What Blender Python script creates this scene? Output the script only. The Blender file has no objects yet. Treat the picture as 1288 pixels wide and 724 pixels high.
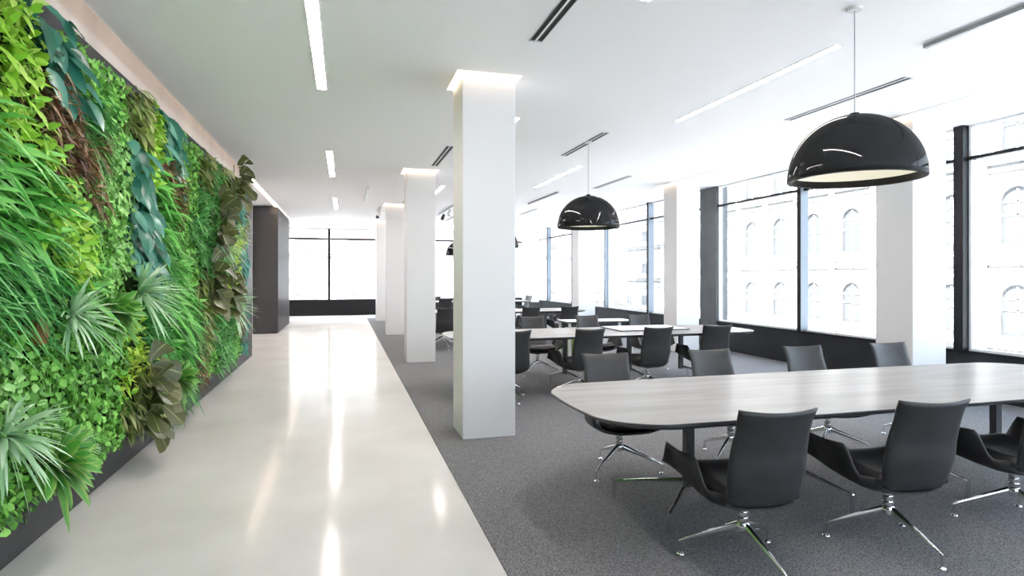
import bpy, bmesh, math, random
import numpy as np
from mathutils import Vector, Matrix
PI = math.pi
SC = bpy.context.scene
COL = SC.collection
rnd = random.Random(7)

# ------------------------------------------------------------------ helpers
def link(o, parent=None):
    COL.objects.link(o)
    if parent is not None:
        o.parent = parent
    return o

def mesh_obj(name, me, mat=None, parent=None, smooth=False):
    o = bpy.data.objects.new(name, me)
    if mat is not None:
        for m in (mat if isinstance(mat, (list, tuple)) else [mat]):
            me.materials.append(m)
    if smooth:
        me.polygons.foreach_set('use_smooth', [True] * len(me.polygons))
        me.update()
    return link(o, parent)

class MB:
    """collects shapes into ONE mesh"""
    def __init__(self):
        self.bm = bmesh.new()
    def box(self, x0, x1, y0, y1, z0, z1, mi=0):
        vs = [self.bm.verts.new(p) for p in ((x0,y0,z0),(x1,y0,z0),(x1,y1,z0),(x0,y1,z0),(x0,y0,z1),(x1,y0,z1),(x1,y1,z1),(x0,y1,z1))]
        for f in ((3,2,1,0),(4,5,6,7),(0,1,5,4),(1,2,6,5),(2,3,7,6),(3,0,4,7)):
            self.bm.faces.new([vs[i] for i in f]).material_index = mi
        return self
    def prism(self, pts, z0, z1, mi=0, bev=0.0):
        """vertical prism over a ccw outline; bev pulls the bottom rim inwards"""
        n = len(pts); cx = sum(p[0] for p in pts)/n; cy = sum(p[1] for p in pts)/n
        rings = []
        def ring(z, ins):
            r = []
            for (x, y) in pts:
                d = math.hypot(x-cx, y-cy)
                k = (d-ins)/d
                r.append(self.bm.verts.new((cx+(x-cx)*k, cy+(y-cy)*k, z)))
            return r
        h = z1 - z0
        rings.append(ring(z0, bev)); rings.append(ring(z0+h*0.55, 0.003)); rings.append(ring(z1-0.003, 0)); rings.append(ring(z1, 0.003))
        for a, b in zip(rings, rings[1:]):
            for i in range(n):
                j = (i+1) % n
                self.bm.faces.new((a[i], a[j], b[j], b[i])).material_index = mi
        self.bm.faces.new(list(reversed(rings[0]))).material_index = mi
        self.bm.faces.new(rings[-1]).material_index = mi
        return self
    def lathe(self, prof, n=32, c=(0,0), closed_ends=True, mi=0):
        rings = []
        for (r, z) in prof:
            rings.append([self.bm.verts.new((c[0]+r*math.cos(2*PI*i/n), c[1]+r*math.sin(2*PI*i/n), z)) for i in range(n)])
        for a, b in zip(rings, rings[1:]):
            for i in range(n):
                j = (i+1) % n
                self.bm.faces.new((a[i], a[j], b[j], b[i])).material_index = mi
        if closed_ends:
            self.bm.faces.new(list(reversed(rings[0]))).material_index = mi
            self.bm.faces.new(rings[-1]).material_index = mi
        return self
    def tube(self, pts, rad, n=8, mi=0):
        """swept round tube with a radius (or w,h pair) per point"""
        pts = [Vector(p) for p in pts]
        rings = []
        for i, p in enumerate(pts):
            a = pts[max(i-1, 0)]; b = pts[min(i+1, len(pts)-1)]
            t = (b-a).normalized()
            up = Vector((0,0,1)) if abs(t.z) < 0.95 else Vector((0,1,0))
            s = t.cross(up).normalized(); u = s.cross(t)
            r = rad[i] if isinstance(rad, (list, tuple)) else rad
            rw, rh = r if isinstance(r, (list, tuple)) else (r, r)
            rings.append([self.bm.verts.new(p + s*rw*math.cos(2*PI*k/n) + u*rh*math.sin(2*PI*k/n)) for k in range(n)])
        for a, b in zip(rings, rings[1:]):
            for k in range(n):
                j = (k+1) % n
                self.bm.faces.new((a[k], a[j], b[j], b[k])).material_index = mi
        self.bm.faces.new(list(reversed(rings[0]))).material_index = mi
        self.bm.faces.new(rings[-1]).material_index = mi
        return self
    def build(self, name, mat, parent=None, smooth=False):
        bmesh.ops.recalc_face_normals(self.bm, faces=self.bm.faces)
        me = bpy.data.meshes.new(name)
        self.bm.to_mesh(me); self.bm.free()
        o = mesh_obj(name, me, mat, parent)
        if smooth:
            me.polygons.foreach_set('use_smooth', [True]*len(me.polygons))
            me.set_sharp_from_angle(angle=math.radians(40))
        return o

def tag(o, label=None, cat=None, group=None, kind=None):
    if label: o['label'] = label
    if cat: o['category'] = cat
    if group: o['group'] = group
    if kind: o['kind'] = kind
    return o

def empty(name, loc=(0,0,0), rz=0.0):
    o = bpy.data.objects.new(name, None)
    o.location = loc; o.rotation_euler = (0,0,rz); o.empty_display_size = 0.1
    return link(o)

def copy_tree(o, parent=None):
    c = o.copy(); COL.objects.link(c)
    if parent is not None: c.parent = parent
    for ch in list(o.children):
        copy_tree(ch, c)
    return c

# ------------------------------------------------------------------ materials
def new_mat(name):
    m = bpy.data.materials.new(name); m.use_nodes = True
    nt = m.node_tree
    return m, nt, nt.nodes['Principled BSDF']

def L(nt, a, b): nt.links.new(a, b)

def simple(name, col, rough=0.5, metal=0.0, spec=0.5, coat=0.0):
    m, nt, p = new_mat(name)
    p.inputs['Base Color'].default_value = (*col, 1)
    p.inputs['Roughness'].default_value = rough
    p.inputs['Metallic'].default_value = metal
    p.inputs['Specular IOR Level'].default_value = spec
    if coat:
        p.inputs['Coat Weight'].default_value = coat
        p.inputs['Coat Roughness'].default_value = 0.03
    return m

def emis(name, col, s):
    m, nt, p = new_mat(name)
    p.inputs['Base Color'].default_value = (*col, 1)
    p.inputs['Emission Color'].default_value = (*col, 1)
    p.inputs['Emission Strength'].default_value = s
    return m

def noisy(name, c1, c2, scale=4.0, rough=(0.4, 0.6), bump=0.0, detail=4.0, spec=0.5, stretch=(1,1,1), lo=0.3, hi=0.7, metal=0.0, bscale=None):
    m, nt, p = new_mat(name)
    tc = nt.nodes.new('ShaderNodeTexCoord'); mp = nt.nodes.new('ShaderNodeMapping')
    mp.inputs['Scale'].default_value = stretch
    n = nt.nodes.new('ShaderNodeTexNoise'); n.inputs['Scale'].default_value = scale; n.inputs['Detail'].default_value = detail
    L(nt, tc.outputs['Object'], mp.inputs['Vector']); L(nt, mp.outputs['Vector'], n.inputs['Vector'])
    r = nt.nodes.new('ShaderNodeValToRGB')
    r.color_ramp.elements[0].position = lo; r.color_ramp.elements[0].color = (*c1, 1)
    r.color_ramp.elements[1].position = hi; r.color_ramp.elements[1].color = (*c2, 1)
    L(nt, n.outputs['Fac'], r.inputs['Fac']); L(nt, r.outputs['Color'], p.inputs['Base Color'])
    mr = nt.nodes.new('ShaderNodeMapRange')
    mr.inputs['From Min'].default_value = lo; mr.inputs['From Max'].default_value = hi
    mr.inputs['To Min'].default_value = rough[0]; mr.inputs['To Max'].default_value = rough[1]
    L(nt, n.outputs['Fac'], mr.inputs['Value']); L(nt, mr.outputs['Result'], p.inputs['Roughness'])
    p.inputs['Specular IOR Level'].default_value = spec
    p.inputs['Metallic'].default_value = metal
    if bump:
        b = nt.nodes.new('ShaderNodeBump'); b.inputs['Strength'].default_value = bump; b.inputs['Distance'].default_value = 0.01
        if bscale:
            n2 = nt.nodes.new('ShaderNodeTexNoise'); n2.inputs['Scale'].default_value = bscale
            L(nt, mp.outputs['Vector'], n2.inputs['Vector']); L(nt, n2.outputs['Fac'], b.inputs['Height'])
        else:
            L(nt, n.outputs['Fac'], b.inputs['Height'])
        L(nt, b.outputs['Normal'], p.inputs['Normal'])
    return m

def weak_gloss(m, f0, f90, rough, power=4.0):
    """swap the dielectric lobe of m for a weaker clear lobe over its own diffuse colour (sealed or lacquered surface)"""
    nt = m.node_tree; p = nt.nodes['Principled BSDF']; out = nt.nodes['Material Output']
    p.inputs['Specular IOR Level'].default_value = 0.0
    lk = p.inputs['Roughness'].links
    for l in list(lk): nt.links.remove(l)
    p.inputs['Roughness'].default_value = 1.0
    g = nt.nodes.new('ShaderNodeBsdfGlossy'); g.inputs['Roughness'].default_value = rough
    if p.inputs['Normal'].links: L(nt, p.inputs['Normal'].links[0].from_socket, g.inputs['Normal'])
    lw = nt.nodes.new('ShaderNodeLayerWeight'); pw = nt.nodes.new('ShaderNodeMath'); pw.operation = 'POWER'; pw.inputs[1].default_value = power
    ma = nt.nodes.new('ShaderNodeMath'); ma.operation = 'MULTIPLY_ADD'; ma.inputs[1].default_value = f90-f0; ma.inputs[2].default_value = f0
    mx = nt.nodes.new('ShaderNodeMixShader')
    L(nt, lw.outputs['Facing'], pw.inputs[0]); L(nt, pw.outputs[0], ma.inputs[0]); L(nt, ma.outputs[0], mx.inputs['Fac'])
    L(nt, p.outputs['BSDF'], mx.inputs[1]); L(nt, g.outputs['BSDF'], mx.inputs[2]); L(nt, mx.outputs['Shader'], out.inputs['Surface'])

M = {}
M['white'] = simple('white_paint', (0.71, 0.705, 0.70), 0.55, spec=0.3)
M['ceiling'] = simple('ceiling_paint', (0.93, 0.91, 0.91), 0.7, spec=0.2)
M['slot'] = simple('slot_dark', (0.012, 0.012, 0.012), 0.6)
M['slotrim'] = simple('vent_metal', (0.55, 0.56, 0.57), 0.4, metal=0.3)
M['concrete'] = noisy('polished_concrete', (0.55, 0.54, 0.515), (0.66, 0.65, 0.625), 1.1, rough=(0.20, 0.30), detail=5, spec=0.26, lo=0.3, hi=0.75)
M['carpet'] = noisy('grey_carpet', (0.082, 0.082, 0.084), (0.26, 0.26, 0.265), 120.0, rough=(0.9, 1.0), bump=0.5, detail=3, spec=0.15, lo=0.35, hi=0.68)
M['cladding'] = noisy('dark_laminate', (0.050, 0.049, 0.051), (0.068, 0.066, 0.068), 2.0, rough=(0.17, 0.26), detail=5, spec=0.6, stretch=(1,1,0.15))
M['blackwall'] = noisy('black_stone_panel', (0.004, 0.005, 0.006), (0.020, 0.022, 0.025), 2.5, rough=(0.4, 0.6), detail=9, spec=0.3, stretch=(1,1,1))
M['pier'] = noisy('dark_concrete_pier', (0.045, 0.047, 0.050), (0.10, 0.103, 0.108), 2.2, rough=(0.5, 0.7), detail=9)
M['covewall'] = noisy('warm_stone', (0.36, 0.335, 0.32), (0.48, 0.455, 0.435), 1.6, rough=(0.6, 0.8), detail=7, stretch=(1,1,0.35))
M['black'] = simple('black_metal', (0.005, 0.005, 0.006), 0.45, spec=0.25)
M['mull'] = simple('grey_mullion', (0.14, 0.16, 0.18), 0.35, metal=0.4)
M['chrome'] = simple('chrome', (0.78, 0.78, 0.78), 0.08, metal=1.0)
M['plastic'] = simple('black_plastic', (0.02, 0.02, 0.02), 0.4)
M['leather'] = noisy('charcoal_leather', (0.024, 0.024, 0.024), (0.034, 0.034, 0.034), 14.0, rough=(0.42, 0.55), bump=0.08, bscale=240, detail=6, spec=0.45)
M['leather_in'] = noisy('charcoal_leather_inner', (0.017, 0.017, 0.018), (0.026, 0.026, 0.026), 14.0, rough=(0.36, 0.48), bump=0.06, bscale=240, detail=6, spec=0.5)
M['piping'] = simple('pale_piping', (0.35, 0.33, 0.28), 0.6)
M['tabletop'] = noisy('pale_wood_top', (0.265, 0.255, 0.248), (0.335, 0.325, 0.318), 3.0, spec=0.3, rough=(0.34, 0.42), detail=6, stretch=(0.35, 3.0, 1))
M['tableedge'] = simple('dark_table_edge', (0.05, 0.05, 0.052), 0.35)
M['tableleg'] = simple('grey_metal_leg', (0.10, 0.10, 0.105), 0.35, metal=0.5)
M['board'] = simple('white_board', (0.80, 0.80, 0.80), 0.3)
M['olive'] = simple('olive_green', (0.22, 0.26, 0.06), 0.5)
M['gloss_black'] = simple('gloss_black_enamel', (0.010, 0.011, 0.012), 0.05, spec=0.28)
M['rim'] = simple('matte_black_rim', (0.008, 0.008, 0.008), 0.6, spec=0.12)
M['lamp_in'] = simple('lamp_inner_white', (0.86, 0.84, 0.76), 0.6)
M['bulb'] = emis('lamp_bulb', (1.0, 0.95, 0.86), 25.0)
M['cable'] = simple('cable', (0.35, 0.35, 0.35), 0.4)
M['light'] = emis('linear_light', (1.0, 0.905, 0.865), 56.0)
M['cove_em'] = emis('cove_light', (1.0, 0.80, 0.60), 9.0)
M['cove_wall_em'] = emis('wall_cove_light', (1.0, 0.88, 0.76), 2.6)
M['trackm'] = simple('track_metal', (0.40, 0.41, 0.42), 0.4)
M['soil'] = noisy('planting_felt', (0.010, 0.022, 0.008), (0.028, 0.05, 0.015), 14.0, rough=(0.9, 1.0), bump=0.5, spec=0.1)
M['pot'] = noisy('terracotta', (0.16, 0.055, 0.02), (0.26, 0.09, 0.035), 9.0, rough=(0.8, 0.9))
M['street'] = simple('street_paving', (0.62, 0.61, 0.60), 0.9)
def masonry():
    m, nt, p = new_mat('facade_stone')
    tc = nt.nodes.new('ShaderNodeTexCoord'); sp = nt.nodes.new('ShaderNodeSeparateXYZ'); ad = nt.nodes.new('ShaderNodeMath'); cb = nt.nodes.new('ShaderNodeCombineXYZ')
    br = nt.nodes.new('ShaderNodeTexBrick')
    L(nt, tc.outputs['Object'], sp.inputs['Vector']); L(nt, sp.outputs['X'], ad.inputs[0]); L(nt, sp.outputs['Y'], ad.inputs[1])
    L(nt, ad.outputs[0], cb.inputs['X']); L(nt, sp.outputs['Z'], cb.inputs['Y']); L(nt, cb.outputs['Vector'], br.inputs['Vector'])
    br.inputs['Scale'].default_value = 1.0; br.inputs['Brick Width'].default_value = 1.3; br.inputs['Row Height'].default_value = 0.45
    br.inputs['Mortar Size'].default_value = 0.018; br.inputs['Mortar Smooth'].default_value = 0.3
    br.inputs['Color1'].default_value = (0.70, 0.69, 0.66, 1); br.inputs['Color2'].default_value = (0.80, 0.79, 0.77, 1); br.inputs['Mortar'].default_value = (0.12, 0.115, 0.11, 1)
    L(nt, br.outputs['Color'], p.inputs['Base Color']); p.inputs['Roughness'].default_value = 0.85
    return m
M['facade'] = masonry()
M['facade_trim'] = noisy('facade_trim', (0.09, 0.088, 0.083), (0.17, 0.165, 0.16), 0.8, rough=(0.8, 0.9), detail=6)
M['facade_pane'] = simple('facade_pane', (0.075, 0.077, 0.08), 0.5, spec=0.2)
M['facade_pane_light'] = simple('facade_pane_light', (0.22, 0.22, 0.225), 0.7, spec=0.2)
M['facade_trim_light'] = simple('facade_trim_light', (0.38, 0.37, 0.36), 0.8)
M['facade_pink'] = simple('facade_pink_panel', (0.42, 0.26, 0.20), 0.8)

# clear glazing: transparent with a fresnel reflection
def glass():
    m = bpy.data.materials.new('window_glass'); m.use_nodes = True
    nt = m.node_tree; nt.nodes.clear()
    out = nt.nodes.new('ShaderNodeOutputMaterial'); mix = nt.nodes.new('ShaderNodeMixShader')
    t = nt.nodes.new('ShaderNodeBsdfTransparent'); t.inputs['Color'].default_value = (0.96, 0.98, 1.0, 1)
    g = nt.nodes.new('ShaderNodeBsdfGlossy'); g.inputs['Roughness'].default_value = 0.01
    lw = nt.nodes.new('ShaderNodeLayerWeight'); lw.inputs['Blend'].default_value = 0.5
    pw = nt.nodes.new('ShaderNodeMath'); pw.operation = 'POWER'; pw.inputs[1].default_value = 5.0
    ad = nt.nodes.new('ShaderNodeMath'); ad.operation = 'MULTIPLY_ADD'; ad.inputs[1].default_value = 0.5; ad.inputs[2].default_value = 0.03
    L(nt, lw.outputs['Facing'], pw.inputs[0]); L(nt, pw.outputs[0], ad.inputs[0]); L(nt, ad.outputs[0], mix.inputs['Fac']); L(nt, t.outputs['BSDF'], mix.inputs[1]); L(nt, g.outputs['BSDF'], mix.inputs[2])
    L(nt, mix.outputs['Shader'], out.inputs['Surface'])
    return m
M['glass'] = glass()

def leaf_mat(name, cols, stripe=None, rough=0.42, transl=0.25, spec=0.4):
    """leaf: a tint per leaf (random per island), an optional midrib / margin colour from the leaf's own UV"""
    m, nt, p = new_mat(name)
    geo = nt.nodes.new('ShaderNodeNewGeometry')
    r = nt.nodes.new('ShaderNodeValToRGB')
    el = r.color_ramp.elements
    while len(el) < len(cols): el.new(0.5)
    for i, c in enumerate(cols):
        el[i].position = i/(len(cols)-1); el[i].color = (*c, 1)
    L(nt, geo.outputs['Random Per Island'], r.inputs['Fac'])
    colout = r.outputs['Color']
    if stripe:
        uv = nt.nodes.new('ShaderNodeUVMap'); sep = nt.nodes.new('ShaderNodeSeparateXYZ')
        L(nt, uv.outputs['UV'], sep.inputs['Vector'])
        a = nt.nodes.new('ShaderNodeMath'); a.operation = 'SUBTRACT'; a.inputs[1].default_value = 0.5
        b = nt.nodes.new('ShaderNodeMath'); b.operation = 'ABSOLUTE'
        mr = nt.nodes.new('ShaderNodeMapRange'); mr.inputs['From Min'].default_value = stripe[1]; mr.inputs['From Max'].default_value = stripe[2]
        L(nt, sep.outputs['X'], a.inputs[0]); L(nt, a.outputs[0], b.inputs[0]); L(nt, b.outputs[0], mr.inputs['Value'])
        mx = nt.nodes.new('ShaderNodeMix'); mx.data_type = 'RGBA'
        L(nt, mr.outputs['Result'], mx.inputs['Factor']); L(nt, colout, mx.inputs['A']); mx.inputs['B'].default_value = (*stripe[0], 1)
        colout = mx.outputs['Result']
    L(nt, colout, p.inputs['Base Color'])
    p.inputs['Roughness'].default_value = rough
    p.inputs['Specular IOR Level'].default_value = spec
    tr = nt.nodes.new('ShaderNodeBsdfTranslucent'); L(nt, colout, tr.inputs['Color'])
    mix = nt.nodes.new('ShaderNodeMixShader'); mix.inputs['Fac'].default_value = transl
    out = nt.nodes['Material Output']
    L(nt, p.outputs['BSDF'], mix.inputs[1]); L(nt, tr.outputs['BSDF'], mix.inputs[2]); L(nt, mix.outputs['Shader'], out.inputs['Surface'])
    return m

LM = {
 'clover': leaf_mat('clover_leaf', [(0.055,0.19,0.025),(0.16,0.45,0.06),(0.33,0.68,0.14)]),
 'ivy':    leaf_mat('pale_ivy_leaf', [(0.10,0.30,0.05),(0.26,0.56,0.13),(0.50,0.78,0.32)]),
 'lime':   leaf_mat('lime_leaf', [(0.20,0.48,0.03),(0.38,0.66,0.07),(0.60,0.78,0.20)]),
 'limelet':leaf_mat('lime_small_leaf', [(0.20,0.50,0.03),(0.46,0.70,0.06),(0.70,0.80,0.15)]),
 'blue':   leaf_mat('blue_green_leaf', [(0.017,0.12,0.075),(0.040,0.21,0.145),(0.15,0.38,0.29)], rough=0.26, spec=0.6),
 'teal':   leaf_mat('teal_leaf', [(0.012,0.11,0.08),(0.035,0.21,0.15),(0.09,0.32,0.24)], rough=0.35),
 'bamboo': leaf_mat('bamboo_leaf', [(0.05,0.27,0.035),(0.13,0.47,0.07),(0.26,0.64,0.15)]),
 'grass':  leaf_mat('grass_blade', [(0.02,0.19,0.03),(0.06,0.34,0.06),(0.26,0.60,0.20)]),
 'spider': leaf_mat('pale_spiky_leaf', [(0.32,0.56,0.30),(0.50,0.72,0.46),(0.70,0.84,0.64)]),
 'dracaena': leaf_mat('striped_leaf', [(0.045,0.22,0.03),(0.08,0.32,0.045),(0.13,0.40,0.07)], stripe=((0.34,0.52,0.12), 0.20, 0.50)),
 'rubber': leaf_mat('olive_bronze_leaf', [(0.045,0.062,0.016),(0.085,0.10,0.028),(0.16,0.16,0.055)], stripe=((0.30,0.33,0.13), 0.05, 0.0), rough=0.32, spec=0.4),
 'copper': leaf_mat('copper_leaf', [(0.05,0.012,0.008),(0.17,0.060,0.030),(0.09,0.13,0.03),(0.26,0.13,0.06),(0.46,0.36,0.20)]),
 'cane':   leaf_mat('olive_variegated_leaf', [(0.06,0.12,0.02),(0.17,0.24,0.05),(0.32,0.38,0.11),(0.52,0.50,0.26)]),
 'fern':   leaf_mat('fern_leaf', [(0.045,0.22,0.04),(0.11,0.40,0.09),(0.24,0.56,0.18)]),
}
M['stem'] = simple('plant_stem', (0.12, 0.16, 0.05), 0.7)

weak_gloss(M['concrete'], 0.022, 0.26, 0.13, 3.5)
weak_gloss(M['tabletop'], 0.03, 0.20, 0.22)
weak_gloss(M['cladding'], 0.03, 0.17, 0.28, 4.0)
weak_gloss(M['gloss_black'], 0.035, 0.22, 0.04, 5.0)
# ------------------------------------------------------------------ room dimensions
ZC = 3.38                      # ceiling
XW = 7.5                       # window wall
XL = -1.69                     # face of the left panelling
YB, YF = -4.0, 24.3            # back wall (added window) and far window wall
COLS_Y = [5.4, 10.5, 15.65, 20.7]
XC1, XC2, CW = 1.05, 6.35, 0.5

# ---- ceiling: one height field with recesses
holes = []      # x0,x1,y0,y1,depth
for y in COLS_Y + [0.3]:
    for x in (XC1, XC2):
        holes.append((x-0.055, x+CW+0.055, y-0.055, y+CW+0.055, 0.09))
LIGHTS = []
for x, w, segs in ((-0.215, 0.09, [(3.87,6.27),(9.34,11.7),(14.87,17.3),(20.4,22.8)]),
                   (1.97, 0.07, [(1.3,3.66),(6.77,9.2),(12.25,14.7),(17.8,20.2)]),
                   (3.87, 0.07, [(3.95,6.39),(9.44,11.98),(15.0,17.4),(20.5,22.9)]),
                   (5.70, 0.05, [(6.77,9.24),(12.25,14.7),(17.8,20.2)])):
    for (a, b) in segs:
        LIGHTS.append((x, w, a, b)); holes.append((x-w/2, x+w/2, a, b, 0.03))
VENTS = []
for x, segs in ((1.47, [(2.95,4.53),(8.5,10.1),(14.1,15.3)]), (3.28, [(7.15,8.7),(12.75,14.3),(18.35,19.9)]), (5.12, [(4.4,6.0),(10.07,11.73),(15.7,17.3)])):
    for (a, b) in segs:
        VENTS.append((x, a, b)); holes.append((x-0.055, x+0.055, a, b, 0.05))
GROOVE = (6.245, 6.275, YB, YF, 0.03); holes.append(GROOVE)
SLOT = (-1.79, XL, 12.27, YF, 0.09); holes.append(SLOT)

def build_ceiling():
    xs = sorted(set([-4.0, -1.92, XL, XW+0.1] + [v for h in holes for v in h[:2]]))
    ys = sorted(set([YB-0.1, 12.27, YF+0.1] + [v for h in holes for v in h[2:4]]))
    def depth(x, y):
        if x < -1.92 and y < 12.27: return None
        if -1.92 <= x < XL and y < 12.27: return 0.22
        for h in holes:
            if h[0] <= x <= h[1] and h[2] <= y <= h[3]: return h[4]
        return 0.0
    bm = bmesh.new(); vc = {}
    def V(x, y, z):
        k = (round(x,4), round(y,4), round(z,4))
        if k not in vc: vc[k] = bm.verts.new(k)
        return vc[k]
    nx, ny = len(xs)-1, len(ys)-1
    D = [[depth((xs[i]+xs[i+1])/2, (ys[j]+ys[j+1])/2) for j in range(ny)] for i in range(nx)]
    for i in range(nx):
        for j in range(ny):
            d = D[i][j]
            if d is None: continue
            x0, x1, y0, y1 = xs[i], xs[i+1], ys[j], ys[j+1]
            bm.faces.new((V(x0,y0,ZC+d), V(x0,y1,ZC+d), V(x1,y1,ZC+d), V(x1,y0,ZC+d)))
            if i+1 < nx and D[i+1][j] is not None and D[i+1][j] != d:
                e = D[i+1][j]; bm.faces.new((V(x1,y0,ZC+d), V(x1,y1,ZC+d), V(x1,y1,ZC+e), V(x1,y0,ZC+e)))
            if j+1 < ny and D[i][j+1] is not None and D[i][j+1] != d:
                e = D[i][j+1]; bm.faces.new((V(x0,y1,ZC+d), V(x1,y1,ZC+d), V(x1,y1,ZC+e), V(x0,y1,ZC+e)))
    bmesh.ops.recalc_face_normals(bm, faces=bm.faces)
    me = bpy.data.meshes.new('ceiling'); bm.to_mesh(me); bm.free()
    return tag(mesh_obj('ceiling', me, M['ceiling']), kind='structure')
build_ceiling()
# roof slab above, so that no daylight leaks through the recesses
tag(MB().box(-4.1, XW+0.3, YB-0.3, YF+0.3, ZC+0.26, ZC+0.5).build('ceiling_slab', M['white']), kind='structure')

# ---- floors
tag(MB().box(-4.0, XW+0.2, YB-0.2, YF+0.2, -0.12, 0.0).build('floor', M['concrete']), kind='structure')
tag(MB().box(0.79, XW-0.02, YB, 22.25, 0.0, 0.006).build('floor_carpet', M['carpet']), kind='structure')

# ---- left side
def wl(name, b, mat): return tag(b.build(name, mat), kind='structure')
wl('wall_left', MB().box(-1.92, XL, YB, 12.27, 0.0, 3.10), M['cladding'])
wl('wall_left_upper', MB().box(-2.1, -1.92, YB, 12.27, 0.0, ZC+0.25), M['covewall'])
wl('wall_left_recess', MB().box(-4.1, -3.9, 12.0, 17.2, 0, ZC+0.25).box(-3.9, -2.1, 12.07, 12.27, 0, ZC).box(-3.9, -2.32, 16.9, 17.1, 0, ZC), M['white'])
wl('wall_left_far', MB().box(-4.1, -2.32, 17.1, 20.2, 0, ZC+0.2).box(-2.25, -2.06, 20.28, YF, 0, ZC+0.2), M['white'])
cab = empty('storage_block', (-2.0, 18.6, 0))
tag(cab, 'tall charcoal storage block standing at the far left end of the corridor', 'cabinet')
MB().box(-0.31, 0.31, -1.7, 1.68, 0.02, 3.35).build('body', M['cladding'], cab)
MB().box(-0.29, 0.29, -1.712, -1.70, 0.03, 3.34).build('front_panel', M['cladding'], cab)
MB().box(-0.30, 0.28, -1.68, 1.66, 0.0, 0.02).build('plinth', M['black'], cab)
# LED strip hidden on the ceiling's edge, washing the wall above the planting
o = MB().box(-1.735, -1.705, -3.5, 12.2, ZC+0.10, ZC+0.13).build('cove_light', M['cove_wall_em'])
tag(o, 'warm light strip hidden in the ceiling slot above the green wall', 'light')
MB().box(-1.705, XL, -3.9, 12.27, ZC+0.0, ZC+0.12).build('ceiling_edge', M['ceiling'])['kind'] = 'structure'
o = MB().box(-1.785, -1.70, 12.3, YF-0.1, ZC+0.07, ZC+0.085).build('cove_light', M['cove_em'])
tag(o, 'thin light line in the ceiling running past the dark storage block', 'light')

# ---- white columns
names_l = ['closest to the camera', 'second in the row beside the corridor', 'third in the row beside the corridor', 'fourth and farthest in the row beside the corridor']
names_r = ['near the windows behind the front meeting table', 'near the windows beside the dark grey pier', 'third along the windows', 'far back along the windows']
for row, (x, names) in enumerate(((XC1, names_l), (XC2, names_r))):
    for y, nm in zip(COLS_Y, names):
        c = MB().box(x, x+CW, y, y+CW, 0.006, ZC+0.088).build('column', M['white'])
        tag(c, 'white square column ' + nm, 'column', 'white square columns')
        b = MB()
        a0, a1, e = 0.012, 0.045, 0.0
        z0, z1 = ZC+0.07, ZC+0.084
        b.box(x-a1, x+CW+a1, y-a1, y-a0, z0, z1).box(x-a1, x+CW+a1, y+CW+a0, y+CW+a1, z0, z1)
        b.box(x-a1, x-a0, y-a0, y+CW+a0, z0, z1).box(x+CW+a0, x+CW+a1, y-a0, y+CW+a0, z0, z1)
        g = b.build('cove_light', M['cove_em'])
        tag(g, 'light ring atop the column ' + nm, 'light', 'light rings around the columns')

# ---- linear lights and vents
def where(x, y, rows, depths):
    return rows, depths
lr = {-0.215: 'in the ceiling over the corridor', 1.97: 'in the ceiling just right of the corridor columns', 3.87: 'in the ceiling above the meeting tables', 5.70: 'in the ceiling towards the windows'}
ords = ['nearest', 'second', 'third', 'farthest']
cnt = {}
for (x, w, a, b) in LIGHTS:
    k = cnt.get(x, 0); cnt[x] = k+1
    t = empty('ceiling_light', (x, (a+b)/2, ZC))
    h = (b-a)/2
    tag(t, '%s long white light strip %s' % (ords[k], lr[x]), 'ceiling light', 'linear ceiling lights')
    MB().box(-w/2+0.004, w/2-0.004, -h+0.004, h-0.004, 0.008, 0.014).build('diffuser', M['light'], t)
    MB().box(-w/2-0.008, -w/2+0.002, -h-0.008, h+0.008, -0.004, 0.010).box(w/2-0.002, w/2+0.008, -h-0.008, h+0.008, -0.004, 0.010)\
        .box(-w/2, w/2, -h-0.008, -h+0.002, -0.004, 0.010).box(-w/2, w/2, h-0.002, h+0.008, -0.004, 0.010).build('frame', M['ceiling'], t)
vr = {1.47: 'in the ceiling beside the corridor columns', 3.28: 'in the ceiling above the middle of the tables', 5.12: 'in the ceiling on the window side of the tables'}
cnt = {}
for (x, a, b) in VENTS:
    k = cnt.get(x, 0); cnt[x] = k+1
    t = empty('ceiling_vent', (x, (a+b)/2, ZC)); h = (b-a)/2
    tag(t, '%s black slotted air vent %s' % (ords[k], vr[x]), 'vent', 'slot air vents')
    MB().box(-0.053, 0.053, -h+0.003, h-0.003, 0.003, 0.012).build('backing', M['slot'], t)
    MB().box(-0.056, -0.050, -h-0.006, h+0.006, -0.003, 0.03).box(0.050, 0.056, -h-0.006, h+0.006, -0.003, 0.03)\
        .box(-0.05, 0.05, -h-0.006, -h+0.006, -0.003, 0.03).box(-0.05, 0.05, h-0.006, h+0.006, -0.003, 0.03).build('frame', M['slotrim'], t)
    MB().box(-0.008, 0.008, -h+0.006, h-0.006, -0.002, 0.03).build('divider', M['ceiling'], t)

# ---- track rails with spots
def track(x, y0, y1, spots, label):
    t = empty('track_rail', (x, (y0+y1)/2, ZC)); h = (y1-y0)/2
    tag(t, label, 'track light')
    MB().box(-0.018, 0.018, -h, h, -0.03, 0.0).build('rail', M['trackm'], t)
    for (s, black) in spots:
        b = MB().lathe([(0.03,-0.16+0.12),(0.03,-0.05)], 10)
        st = MB().tube([(0, s, -0.03), (0, s, -0.12)], 0.008, 6).build('spot_stem', M['trackm'], t)
        m = M['plastic'] if black else M['white']
        MB().tube([(0.02, s-0.02, -0.10), (-0.04, s-0.12, -0.22)], [0.042, 0.048], 14).build('spot_head', m, t, True)
track(4.535, 1.4, 3.75, [], 'grey track rail on the ceiling at the top right corner')
track(4.55, 12.4, 14.6, [], 'grey track rail on the ceiling beyond the second dome lamp')
track(0.48, 12.8, 15.0, [], 'grey track rail on the ceiling left of the corridor columns')
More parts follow.
